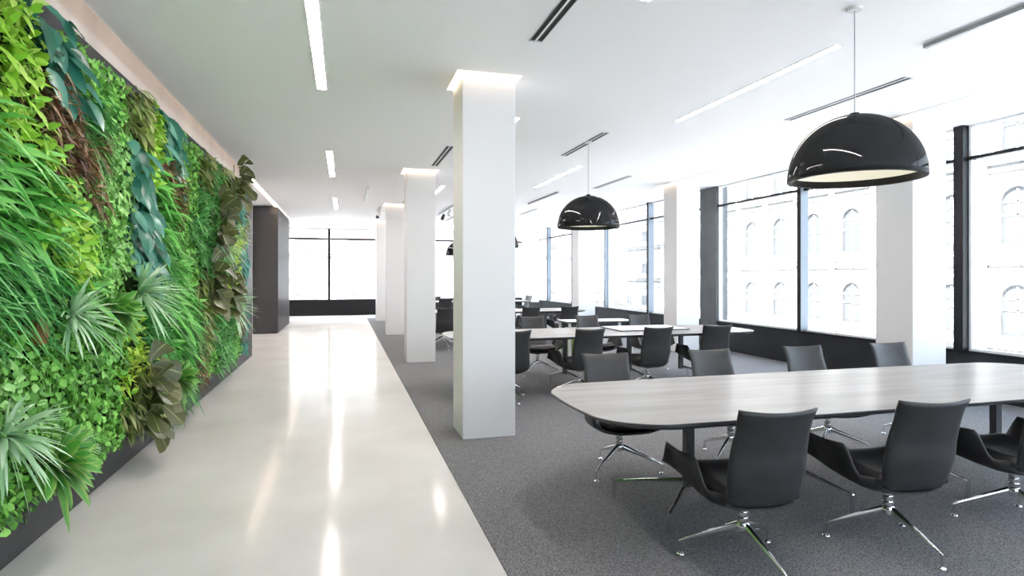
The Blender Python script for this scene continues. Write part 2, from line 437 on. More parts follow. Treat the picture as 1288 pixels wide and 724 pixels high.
track(0.93, 16.3, 17.6, [(0.2, True), (-0.4, False)], 'ceiling track with a black spotlight beside the farthest corridor column')
track(2.75, 15.3, 18.0, [(-0.6, False), (0.5, True)], 'ceiling track with small spotlights seen between the first two columns')

# ---- window walls
base = MB().box(XW-0.03, XW+0.2, YB, YF, 0.0, 0.545)
wl('wall_right', base, M['blackwall'])
wl('groove_shade_strip', MB().box(6.246, 6.274, YB+0.01, YF-0.09, ZC-0.002, ZC+0.008), M['trackm'])  # grey strip set flush in the groove, painting its shadow line
wl('trim_1', MB().box(XW-0.06, XW+0.2, YB, 11.0, 0.545, 0.583).box(XW-0.06, XW+0.2, 11.0, YF-0.07, 0.545, 0.583), M['black'])
wl('wall_right_pier', MB().box(XW-0.07, XW+0.2, 10.76, 11.34, 0.0, ZC), M['pier'])
def right_window(n, y0, y1, mulls):
    t = empty('window_%d' % n, (XW, (y0+y1)/2, 0.583)); t['kind'] = 'structure'
    yc = (y0+y1)/2; H = ZC-0.583; ZT = 2.97-0.583
    MB().box(-0.02, 0.06, y0-yc, y1-yc, 0.0, 0.03).box(-0.02, 0.06, y0-yc, y1-yc, H-0.03, H)\
        .box(-0.02, 0.06, y0-yc, y0-yc+0.03, 0.03, H-0.03).box(-0.02, 0.06, y1-yc-0.03, y1-yc, 0.03, H-0.03).build('window_frame', M['white'], t)
    MB().box(-0.05, 0.05, y0-yc, y1-yc, ZT-0.02, ZT+0.02).build('transom', M['black'], t)
    for m in mulls:
        mo = MB().box(-0.115, 0.04, m-yc-0.035, m-yc+0.035, 0.0, H).build('mullion', M['mull'], t)
        MB().box(-0.127, -0.115, m-yc-0.04, m-yc+0.04, 0.0, H).build('mullion_cap', M['black'], mo)
    edges = [y0] + list(mulls) + [y1]
    for a, b in zip(edges, edges[1:]):
        MB().box(0.045, 0.055, a-yc+0.03, b-yc-0.03, 0.02, ZT-0.02).build('lower_pane', M['glass'], t)
        MB().box(0.045, 0.055, a-yc+0.03, b-yc-0.03, ZT+0.02, H-0.02).build('upper_pane', M['glass'], t)
right_window(1, YB+0.2, 5.60, [-1.0, 1.4, 3.6])
right_window(2, 5.72, 10.76, [8.37])
right_window(3, 11.34, 16.12, [13.58])
right_window(4, 16.22, YF-0.1, [18.8, 21.35])
wl('trim_2', MB().box(XW-0.12, XW+0.06, 5.60, 5.72, 0.583, ZC), M['black'])
wl('trim_3', MB().box(XW-0.12, XW+0.06, 16.12, 16.22, 0.583, ZC), M['mull'])

def end_window(n, y, s, x0, x1, mulls):
    t = empty('window_%d' % n, ((x0+x1)/2, y, 0.6)); t['kind'] = 'structure'
    xc = (x0+x1)/2; H = ZC-0.6; ZT = 2.975-0.6
    MB().box(x0-xc, x1-xc, -0.04, 0.04, 0.0, 0.03).box(x0-xc, x1-xc, -0.04, 0.04, H-0.03, H)\
        .box(x0-xc, x0-xc+0.03, -0.04, 0.04, 0.03, H-0.03).box(x1-xc-0.03, x1-xc, -0.04, 0.04, 0.03, H-0.03).build('window_frame', M['mull'], t)
    MB().box(x0-xc, x1-xc, -0.05, 0.05, ZT-0.035, ZT+0.035).build('transom', M['black'], t)
    edges = [x0] + list(mulls) + [x1]
    for m in mulls:
        MB().box(m-xc-0.045, m-xc+0.045, -0.06, 0.06, 0.0, H).build('mullion', M['black'], t)
    for a, b in zip(edges, edges[1:]):
        MB().box(a-xc+0.03, b-xc-0.03, -0.005, 0.005, 0.02, ZT-0.02).build('lower_pane', M['glass'], t)
        MB().box(a-xc+0.03, b-xc-0.03, -0.005, 0.005, ZT+0.02, H-0.02).build('upper_pane', M['glass'], t)
end_window(5, YF, 1, -2.06, XW, [-0.567, 2.1, 4.75])
wl('wall_far', MB().box(-2.25, XW+0.2, YF-0.08, YF+0.15, 0.0, 0.6), M['black'])
wl('wall_back', MB().box(-2.1, 0.0, YB-0.2, YB, 0.0, ZC+0.25).box(4.6, XW+0.2, YB-0.2, YB, 0.0, ZC+0.25).box(0.0, 4.6, YB-0.2, YB, 0.0, 0.6), M['white'])
end_window(6, YB-0.1, 1, 0.0, 4.6, [2.3])  # unseen window added behind the camera to brighten the near left area

# ------------------------------------------------------------------ chairs
def shell(fn, nu, nv, th, edge=True):
    """two-sided upholstered sheet from fn(u,v), u,v arrays; thickness th towards the back side, rounded rim"""
    us = np.linspace(-1, 1, nu+1); vs = np.linspace(0, 1, nv+1)
    U, Vv = np.meshgrid(us, vs, indexing='ij')
    P = fn(U, Vv)
    du = np.gradient(P, axis=0); dv = np.gradient(P, axis=1)
    N = np.cross(du, dv); N /= np.linalg.norm(N, axis=2, keepdims=True)+1e-9
    ed = np.minimum(1-np.abs(U), np.minimum(Vv, 1-Vv)*2.0)
    t = th*np.clip(0.35+ed*6.0, 0.35, 1.0)
    A = P + N*(t[..., None]*0.5); B = P - N*(t[..., None]*0.5)
    verts = np.concatenate([A.reshape(-1,3), B.reshape(-1,3)])
    n1 = (nu+1)*(nv+1)
    idx = lambda i, j: i*(nv+1)+j
    faces = []
    for i in range(nu):
        for j in range(nv):
            a, b, c, d = idx(i,j), idx(i+1,j), idx(i+1,j+1), idx(i,j+1)
            faces.append((a,b,c,d)); faces.append((n1+d,n1+c,n1+b,n1+a))
    for i in range(nu):
        a, b = idx(i,0), idx(i+1,0); faces.append((b,a,n1+a,n1+b))
        a, b = idx(i,nv), idx(i+1,nv); faces.append((a,b,n1+b,n1+a))
    for j in range(nv):
        a, b = idx(0,j), idx(0,j+1); faces.append((a,b,n1+b,n1+a))
        a, b = idx(nu,j), idx(nu,j+1); faces.append((b,a,n1+a,n1+b))
    me = bpy.data.meshes.new('shell')
    me.from_pydata(verts.tolist(), [], faces); me.update()
    bm = bmesh.new(); bm.from_mesh(me); bmesh.ops.recalc_face_normals(bm, faces=bm.faces); bm.to_mesh(me); bm.free()
    return me

def interp(x, xs, ys):
    # smooth (cosine-free) cubic Hermite through the points
    xs = np.array(xs, float); ys = np.array(ys, float)
    m = np.gradient(ys, xs)
    k = np.clip(np.searchsorted(xs, x, side='right')-1, 0, len(xs)-2)
    h = xs[k+1]-xs[k]; t = (x-xs[k])/h
    return (2*t**3-3*t**2+1)*ys[k] + (t**3-2*t**2+t)*h*m[k] + (-2*t**3+3*t**2)*ys[k+1] + (t**3-t**2)*h*m[k+1]

def sstep(a, b, x):
    t = np.clip((x-a)/(b-a), 0, 1); return t*t*(3-2*t)

def back_fn(U, V):
    y = interp(V, [0,.10,.22,.34,.62,1], [0.05,-0.08,-0.185,-0.235,-0.275,-0.345])
    z = interp(V, [0,.10,.22,.34,.62,1], [0.335,0.338,0.375,0.47,0.65,0.855])
    w = interp(V, [0,.10,.22,.36,.6,.85,1], [0.07,0.135,0.178,0.200,0.200,0.192,0.200])
    X = U*w
    Y = y + 0.035*U**2*sstep(.1,.4,V) + 0.010*sstep(.9,1,V)*(-1)
    Z = z + 0.014*U**2*sstep(.8,1,V) + 0.020*U**2*(1-sstep(0,.3,V))
    return np.stack([X, Y, Z], axis=2)

def seat_fn(U, V):
    y = -0.175 + 0.475*V
    a = np.abs(U); s = np.sign(U)
    t = np.clip((a-0.58)/0.42, 0, 1); b = np.clip(a/0.58, 0, 1)
    h = (0.055 + 0.170*sstep(.17,.38,V)*(1-0.22*V))*(1-sstep(.86,1.0,V)*0.75)
    zc = interp(V, [0,.25,.6,.9,1], [0.335,0.328,0.333,0.350,0.362])
    X = s*(b*0.215*(0.78+0.22*sstep(0,.22,V)) + 0.065*np.sin(t*PI/2)*(0.20+0.80*sstep(0,.5,V)) + 0.035*t**5*sstep(.3,.6,V))
    Z = zc + 0.030*b**3.0 + h*t**1.3
    Y = y + 0.03*t*sstep(.5,1,V)
    return np.stack([X, Y, Z], axis=2)

def make_chair():
    root = empty('conference_chair')
    mesh_obj('backrest', shell(back_fn, 14, 30, 0.026), M['leather'], root, True)
    mesh_obj('seat_shell', shell(seat_fn, 40, 22, 0.020), M['leather'], root, True)
    def cush(U, V):
        y = -0.20 + 0.485*V
        zc = interp(V, [0,.25,.6,.9,1], [0.400,0.392,0.402,0.420,0.405])
        X = U*(0.205-0.02*(1-sstep(0,.2,V)))
        return np.stack([X, y-0.0*U, zc+0.012*U**2], axis=2)
    cu = mesh_obj('seat_cushion', shell(cush, 14, 14, 0.085), M['leather_in'], root, True)
    pts = []
    for i in range(17):
        u = -1+i/8.0
        P = cush(np.array([[u]]), np.array([[0.985]]))[0,0]
        pts.append((P[0], P[1]+0.006, P[2]+0.022))
    MB().tube(pts, 0.0035, 6).build('piping', M['piping'], cu, True)
    # armrest rims
    MB().lathe([(0.030,0.300),(0.036,0.305),(0.036,0.325),(0.05,0.335),(0.05,0.345)], 20).build('seat_mount', M['plastic'], root, True)
    MB().lathe([(0.027,0.205),(0.029,0.208),(0.029,0.232),(0.024,0.236),(0.028,0.240),(0.028,0.262),(0.023,0.266),(0.027,0.270),(0.027,0.300)], 24).build('gas_lift', M['chrome'], root, True)
    MB().lathe([(0.014,0.150),(0.034,0.165),(0.038,0.195),(0.030,0.210),(0.026,0.215)], 24).build('hub', M['chrome'], root, True)
    for a in (38, 158, 278):
        r = math.radians(a); c, s = math.cos(r), math.sin(r)
        leg = MB().tube([(c*0.015, s*0.015, 0.192), (c*0.16, s*0.16, 0.137), (c*0.30, s*0.30, 0.082), (c*0.325, s*0.325, 0.070)],
                        [(0.016,0.022), (0.0125,0.016), (0.009,0.010), (0.006,0.006)], 10).build('leg', M['chrome'], root, True)
        MB().lathe([(0.006,0.012),(0.006,0.076)], 10, (c*0.318, s*0.318)).lathe([(0.019,0.0),(0.021,0.003),(0.019,0.008),(0.008,0.014)], 16, (c*0.318, s*0.318)).build('foot', M['chrome'], leg, True)
    return root

proto_chair = make_chair()
used = [False]
def chair(x, y, rz, label, group):
    if not used[0]:
        o = proto_chair; used[0] = True
    else:
        o = copy_tree(proto_chair)
    o.location = (x, y, 0.006); o.rotation_euler = (0, 0, math.radians(rz))
    tag(o, 'dark grey conference chair ' + label, 'chair', group)
    return o

T1, T2, T3, T4 = 3.335, 7.65, 13.05, 18.3
g1 = 'chairs around the front meeting table'
chair(2.02, 2.69, -8, "at the front table's left end, back to the camera", g1)
chair(2.95, 2.66, -9, "mid near side of the front table", g1)
chair(3.95, 2.685, -8, "cut off by the photo's right edge", g1)
chair(2.04, 4.20, 175, "under the front table's far left corner", g1)
chair(3.03, 4.20, 177, "second from left, front table's far side", g1)
chair(4.00, 4.20, 177, "third from left, front table's far side", g1)
chair(4.98, 4.20, 177, "before the white window column, front table", g1)
g2 = 'chairs around the second table'
chair(1.93, 7.04, 0, "half behind the nearest column, second table", g2)
chair(2.87, 7.04, 3, "second from left, second table's near side", g2)
chair(3.83, 7.04, -3, "third from left, second table's near side", g2)
chair(4.75, 7.10, -8, "at the second table's right end by the pier", g2)
chair(2.87, 8.75, 178, "leftmost on the second table's far side", g2)
chair(3.83, 8.75, 182, "behind the white board on the second table", g2)
chair(4.75, 8.75, 180, "rightmost on the second table's far side", g2)
g3 = 'chairs around the third table'
chair(2.00, 12.3, 0, "in the gap between the first two columns", g3)
chair(3.80, 12.3, 0, "third table's near side, beside the nearest column", g3)
chair(4.65, 12.25, 0, "third table's near side, right end", g3)
chair(2.90, 13.95, 180, "third table's far side, mostly behind the column", g3)
chair(3.80, 13.95, 180, "third table's far side, second from right", g3)
chair(4.65, 13.95, 180, "third table's far side, right end", g3)
g4 = 'chairs around the farthest table'
chair(2.85, 17.6, 0, "farthest table's near side, between two columns", g4)
chair(2.85, 19.1, 180, "farthest table's far side, between two columns", g4)
chair(5.65, 19.0, 100, "alone at the farthest table's right end", g4)

# ------------------------------------------------------------------ tables
def boat_outline(l, h, r, bx, by, n=10):
    pts = []
    for (sx, sy, a0) in ((1,1,0),(-1,1,90),(-1,-1,180),(1,-1,270)):
        for k in range(n+1):
            a = math.radians(a0+90*k/n)
            pts.append((sx*(l-r)+r*math.cos(a), sy*(h-r)+r*math.sin(a)))
        # points along the following straight side
        if a0 in (0, 180):
            x0 = pts[-1][0]; x1 = -x0
            for k in range(1, 12): pts.append((x0+(x1-x0)*k/12, pts[-1][1]))
        else:
            y0 = pts[-1][1]; y1 = -y0
            for k in range(1, 6): pts.append((pts[-1][0], y0+(y1-y0)*k/6))
    out = []
    for (x, y) in pts:
        fx = 1 if x > 0 else -1; fy = 1 if y > 0 else -1
        out.append((x + fx*bx*(1-(y/h)**2), y + fy*by*(1-(x/l)**2)))
    return out

def make_table(full=True):
    root = empty('meeting_table')
    b = MB().prism(boat_outline(2.135, 0.615, 0.30, 0.065, 0.03), 0.705, 0.739, 0, 0.05)
    for f in b.bm.faces:
        f.material_index = 0 if f.calc_center_median().z > 0.7385 else 1
    b.build('tabletop', [M['tabletop'], M['tableedge']], root)
    MB().box(-1.5, 1.5, -0.05, 0.05, 0.665, 0.705).build('underframe', M['tableleg'], root)
    legs = [(-1.38, 1), (-0.55, 0), (0.42, 0), (1.24, 1)]
    for (x, endleg) in legs:
        lg = MB().box(x-0.028, x+0.028, -0.025, 0.025, 0.17, 0.705).build('leg', M['tableleg'], root)
        if endleg:
            sg = -1 if x < 0 else 1
            tips = [(x+sg*0.34, 0.37), (x+sg*0.28, -0.24)] if sg < 0 else [(x+0.3, 0.3), (x+0.3, -0.3)]
        else:
            tips = [(x+0.16, -0.29), (x-0.10, 0.30)]
        for (tx, ty) in tips:
            MB().tube([(x, 0, 0.205), ((x+tx)/2, ty/2, 0.165), (tx, ty, 0.115)], [(0.016,0.018),(0.013,0.013),(0.010,0.009)], 8).tube([(tx, ty, 0.12), (tx, ty, 0.0)], [0.012, 0.016], 10).build('foot', M['chrome'], lg, True)
    return root
t = make_table()
def place_table(o, x, y, label):
    o.location = (x, y, 0.006); tag(o, label, 'table', 'long meeting tables'); return o
place_table(t, 3.48, T1, 'large pale boat-shaped meeting table filling the right foreground')
place_table(copy_tree(t), 3.45, T2, 'second long pale meeting table, with a white board lying on it')
place_table(copy_tree(t), 3.36, T3, 'third meeting table from the camera, seen edge on behind the second').scale = (0.9, 1, 1)
place_table(copy_tree(t), 3.45, T4, 'farthest meeting table near the end windows')

wb = MB().box(3.68, 4.74, 7.50, 8.20, 0.7455, 0.763).build('white_board', M['board'])
for p in wb.data.polygons: p.material_index = 0
wb.data.materials.append(M['tableedge'])
for p in wb.data.polygons:
    if abs(p.normal.z) < 0.5: p.material_index = 1
tag(wb, 'thin white rectangular board with a dark rim lying on the second table', 'board')
st = empty('side_table', (4.22, 9.62, 0.006))
tag(st, 'white rectangular side table standing behind the second meeting table', 'table')
so = MB().box(-0.62, 0.62, -0.28, 0.28, 0.715, 0.74).build('tabletop', [M['board'], M['tableedge']], st)
for p in so.data.polygons:
    if abs(p.normal.z) < 0.5: p.material_index = 1
for sx in (-1, 1):
    for sy in (-1, 1):
        MB().box(sx*0.57-0.02, sx*0.57+0.02, sy*0.23-0.02, sy*0.23+0.02, 0, 0.715).build('leg', M['white'], st)
gb = MB().box(3.70, 3.90, 9.46, 9.76, 0.006, 0.62)
gb = gb.build('reflection_block', M['olive'])  # solid block added for a green patch taken as a reflection
tag(gb, 'olive green reflection block under the left end of the white side table', 'block')

# ------------------------------------------------------------------ dome lamps
def make_lamp():
    root = empty('pendant_lamp')
    R0 = 0.43
    n = 20
    outer = [(R0*math.cos(PI/2*k/n*0.985), R0*math.sin(PI/2*k/n*0.985)) for k in range(n+1)]
    MB().lathe([(R0-0.016, 0.03), (R0-0.034, -0.012), (R0-0.034, -0.022), (R0-0.001, -0.022), (R0+0.001, -0.018), (R0+0.001, 0.004)], 72, closed_ends=False).build('rim', M['rim'], root, True)
    prof = outer
    MB().lathe(prof, 72, closed_ends=False).lathe([(0.012,R0-0.004),(0.03,R0-0.002),(0.03,R0+0.014),(0.008,R0+0.02)], 20).build('lamp_shade', M['gloss_black'], root, True)
    R1 = R0-0.014
    inner = [(R1*math.cos(PI/2*k/n*0.98), R1*math.sin(PI/2*k/n*0.98)+0.006) for k in range(n+1)]
    MB().lathe(inner, 64, closed_ends=False).build('inner_reflector', M['lamp_in'], root, True)
    ho = MB().lathe([(0.03,0.26),(0.03,0.40)], 20).build('lamp_holder', M['lamp_in'], root, True)
    MB().lathe([(0.008,0.165),(0.035,0.175),(0.045,0.20),(0.04,0.235),(0.022,0.26)], 24).build('bulb', M['bulb'], ho, True)
    MB().tube([(0,0,R0+0.01),(0,0,ZC-2.2)], 0.0035, 8).build('cord', M['cable'], root)
    MB().lathe([(0.045,ZC-2.2-0.02),(0.05,ZC-2.2-0.015),(0.05,ZC-2.2)], 24).build('ceiling_rose', M['white'], root, True)
    return root
lp = make_lamp()
labs = ['large glossy black dome pendant lamp hanging over the front table', 'glossy black dome pendant lamp hanging over the second table', 'black dome pendant lamp whose edge shows just right of the nearest column', 'small black dome pendant lamp seen in the gap left of the nearest column']
for i, (x, y) in enumerate(((3.44, 3.37), (3.27, 7.70), (3.45, 13.3), (3.47, 18.35))):
    o = lp if i == 0 else copy_tree(lp)
    o.location = (x, y, 2.2)
    tag(o, labs[i], 'pendant lamp', 'black dome pendant lamps')

# ------------------------------------------------------------------ living wall
rng = np.random.default_rng(5)
def unit(a): return a/(np.linalg.norm(a, axis=-1, keepdims=True)+1e-9)

def leaf_mesh(base, d, nrm, Ln, Wd, droop, nseg=3, shape='oval', fold=0.25, curl=0.0):
    """N leaves as strips of quads with a folded midrib; returns verts, faces, uv per vertex"""
    N = len(base); t = np.linspace(0, 1, nseg+1)
    if shape == 'oval':   prof = np.array([np.sin(PI*min(1, 0.10+0.90*x))**0.75 for x in t]); prof[0] = 0.25; prof[-1] = 0.0
    elif shape == 'round': prof = np.array([0.30 if x == 0 else (0.0 if x == 1 else math.sin(PI*x**0.85)**0.45) for x in t]); prof[-1] = 0.35
    elif shape == 'fiddle': prof = interp(t, [0,.2,.45,.75,.93,1], [.14,.42,.62,1.0,.8,.30])
    else:                 prof = np.array([(1-x)**0.6*(0.75+0.9*x) for x in t]); prof[-1] = 0.0
    d = unit(d); side = unit(np.cross(d, nrm)); nn = np.cross(side, d)
    g = np.array([0, 0, -1.0])
    T = t[None, :, None]
    c = base[:, None, :] + d[:, None, :]*(Ln[:, None, None]*T) + g*(Ln*droop)[:, None, None]*T**2 - nn[:, None, :]*(curl*Ln)[:, None, None]*T**2
    hw = (Wd[:, None]*0.5*prof[None, :])[..., None]
    lift = nn[:, None, :]*hw*fold
    A = c - side[:, None, :]*hw + lift; B = c; Cc = c + side[:, None, :]*hw + lift
    V = np.stack([A, B, Cc], axis=2)
    V[..., 0] = np.maximum(V[..., 0], XL+0.03); V[..., 2] = np.minimum(V[..., 2], 3.33)
    V = V+0                       # N, nseg+1, 3, 3
    nv = (nseg+1)*3
    q = []
    for s in range(nseg):
        for k in range(2):
            a = s*3+k; q.append((a, a+1, a+4, a+3))
    q = np.array(q)
    F = (q[None] + (np.arange(N)*nv)[:, None, None]).reshape(-1, 4)
    uv = np.stack([np.tile(np.array([0, .5, 1.0]), nseg+1), np.repeat(t, 3)], axis=1)
    UV = np.tile(uv, (N, 1))
    return V.reshape(-1, 3), F, UV

def np_mesh(name, parts):
    off = 0; Vs, Fs, Us = [], [], []
    for (v, f, u) in parts:
        Vs.append(v); Fs.append(f+off); Us.append(u); off += len(v)
    V = np.concatenate(Vs); F = np.concatenate(Fs); U = np.concatenate(Us)
    me = bpy.data.meshes.new(name)
    me.vertices.add(len(V)); me.vertices.foreach_set('co', V.astype(np.float32).ravel())
    me.loops.add(F.size); me.loops.foreach_set('vertex_index', F.astype(np.int32).ravel())
    me.polygons.add(len(F)); me.polygons.foreach_set('loop_start', np.arange(0, F.size, 4, dtype=np.int32))
    me.polygons.foreach_set('loop_total', np.full(len(F), 4, dtype=np.int32))
    me.update(calc_edges=True); me.validate()
    uvl = me.uv_layers.new(name='UVMap')
    idx = np.zeros(len(me.loops), dtype=np.int32); me.loops.foreach_get('vertex_index', idx)
    uvl.data.foreach_set('uv', U[idx].astype(np.float32).ravel())
    me.polygons.foreach_set('use_smooth', [True]*len(me.polygons))
    return me

OUT = np.array([1.0, 0, 0])
def rn(n, s=1.0): return rng.normal(0, s, n)
def ru(n, a, b): return rng.uniform(a, b, n)
def vec(x, y, z): return np.stack([x, y, z], axis=1)

# density per square metre, depth range, and how a leaf of each kind stands
def spread(kind, P):
    """P: (n,2) wall points (y,z) -> leaf strips filling that area"""
    n = len(P); X = lambda a, b: XL + ru(n, a, b)
    if kind in ('clover', 'ivy'):
        a = ru(n, 0, 2*PI); b = vec(X(.01,.13), P[:,0], P[:,1])
        d = vec(ru(n,.0,.7), np.cos(a), np.sin(a)); nr = unit(vec(np.ones(n), rn(n,.5), .35+rn(n,.5)))
        s = 1.0 if kind == 'clover' else 1.12
        return leaf_mesh(b, d, nr, ru(n,.034,.054)*s, ru(n,.031,.048)*s, ru(n,0,.3), 2, 'round', .25)
    if kind in ('lime', 'limelet'):
        a = ru(n, 0, 2*PI); b = vec(X(.03,.16), P[:,0], P[:,1])
        d = vec(ru(n,.3,1.0), np.cos(a), np.sin(a)*.9); nr = unit(vec(.7+rn(n,.2), rn(n,.35), .8+rn(n,.3)))
        s = 1.0 if kind == 'lime' else .62
        return leaf_mesh(b, d, nr, ru(n,.075,.125)*s, ru(n,.032,.048)*s, ru(n,.1,.5), 4, 'oval', .3)
    if kind in ('blue', 'teal'):
        s = 1.0 if kind == 'blue' else .55
        b = vec(X(.04,.17), P[:,0], P[:,1]+.05)
        d = vec(ru(n,.25,.8), rn(n,.45), -ru(n,.3,1.0)); nr = unit(vec(.8+rn(n,.15), -.5+rn(n,.35), .5+rn(n,.3)))
        return leaf_mesh(b, d, nr, ru(n,.14,.22)*s, ru(n,.075,.11)*s, ru(n,.1,.4), 5, 'oval', .22, .1)
    if kind == 'bamboo':
        b = vec(X(.02,.12), P[:,0], P[:,1]); a = rn(n,.6)-.15
        d = vec(ru(n,.35,1.0), np.cos(a), np.sin(a)); nr = unit(vec(.6+rn(n,.2), -.45+rn(n,.3), .9+rn(n,.2)))
        return leaf_mesh(b, d, nr, ru(n,.20,.32), ru(n,.034,.052), ru(n,.15,.55), 6, 'oval', .3)
    if kind == 'grass':
        b = vec(X(.02,.12), P[:,0], P[:,1]+.04); a = rn(n,.5)-.25
        d = vec(ru(n,.3,.9), np.cos(a), np.sin(a)); nr = unit(vec(.6+rn(n,.2), -.3+rn(n,.4), .9+rn(n,.2)))
        return leaf_mesh(b, d, nr, ru(n,.18,.30), ru(n,.014,.023), ru(n,.25,.7), 6, 'blade', .35)
    if kind == 'copper':
        b = vec(X(.03,.16), P[:,0], P[:,1]); a = rn(n,.8)-.6
        d = vec(ru(n,.2,1.0), np.cos(a), np.sin(a)); nr = unit(vec(.7+rn(n,.3), rn(n,.4), .8+rn(n,.3)))
        return leaf_mesh(b, d, nr, ru(n,.07,.12), ru(n,.014,.025), ru(n,.1,.6), 4, 'oval', .35)
    if kind == 'cane':
        b = vec(X(.03,.17), P[:,0], P[:,1]+.04)
        d = vec(ru(n,.1,.7), rn(n,.45), -ru(n,.2,1.0)); nr = unit(vec(1.0+rn(n,.2), rn(n,.5), .3+rn(n,.3)))
        return leaf_mesh(b, d, nr, ru(n,.10,.17), ru(n,.030,.050), ru(n,.1,.4), 4, 'oval', .3)
    if kind == 'fern':
        b = vec(X(.03,.15), P[:,0], P[:,1]); a = ru(n, 0, 2*PI)
        d = vec(ru(n,.3,1.0), np.cos(a), np.sin(a)*.8+.1); nr = unit(vec(.7+rn(n,.2), rn(n,.3), .8+rn(n,.2)))
        return leaf_mesh(b, d, nr, ru(n,.10,.19), ru(n,.020,.034), ru(n,.2,.6), 4, 'oval', .3)

DENS = dict(clover=2400, ivy=2000, lime=1100, limelet=1500, blue=210, teal=650, bamboo=420, grass=1000, copper=1900, cane=700, fern=1000)

def rosette(kind, y, z, s):
    c = np.array([XL+.17, y, z])
    if kind == 'spider':
        n = 70; a = ru(n, 0, 2*PI); el = ru(n, .0, 1.15)
        d = vec(np.sin(el)+.15, np.cos(a)*np.cos(el), np.sin(a)*np.cos(el)+.25)
        b = c + d*.02; nr = unit(np.cross(d, np.cross(np.tile([.3,0,1.0], (n,1)), d)))
        return leaf_mesh(b, d, nr, ru(n,.18,.28)*s, ru(n,.014,.026)*s, ru(n,.10,.55), 7, 'blade', .3)
    if kind == 'dracaena':
        n = 30; a = np.arange(n)*2.399; el = np.linspace(.05, 1.3, n)
        d = vec(np.sin(el)+.1, np.cos(a)*np.cos(el)+.0, np.sin(a)*np.cos(el))
        b = c + d*.02; nr = unit(np.cross(d, np.cross(np.tile([1.0,0,.5], (n,1)), d)))
        return leaf_mesh(b, d, nr, (.27-.10*np.linspace(0,1,n))*ru(n,.85,1.1)*s, ru(n,.072,.092)*s, ru(n,.1,.35), 7, 'oval', .3)
    if kind == 'rubber':
        n = 17; a = np.arange(n)*2.399+.4; k = np.linspace(-1, 1, n)
        b = np.stack([np.full(n, c[0]+.03)+.04*(1-k*k), y + .05*k*s, z + .20*k*s], axis=1)
        d = vec(ru(n,.35,.8), np.cos(a), .55*np.sin(a)+.35*k+.1); nr = unit(vec(.8+rn(n,.15), -.45+rn(n,.25), .55+rn(n,.15)))
        return leaf_mesh(b, d, nr, ru(n,.17,.23)*s, ru(n,.12,.16)*s, ru(n,.1,.35), 8, 'fiddle', .16, .12)

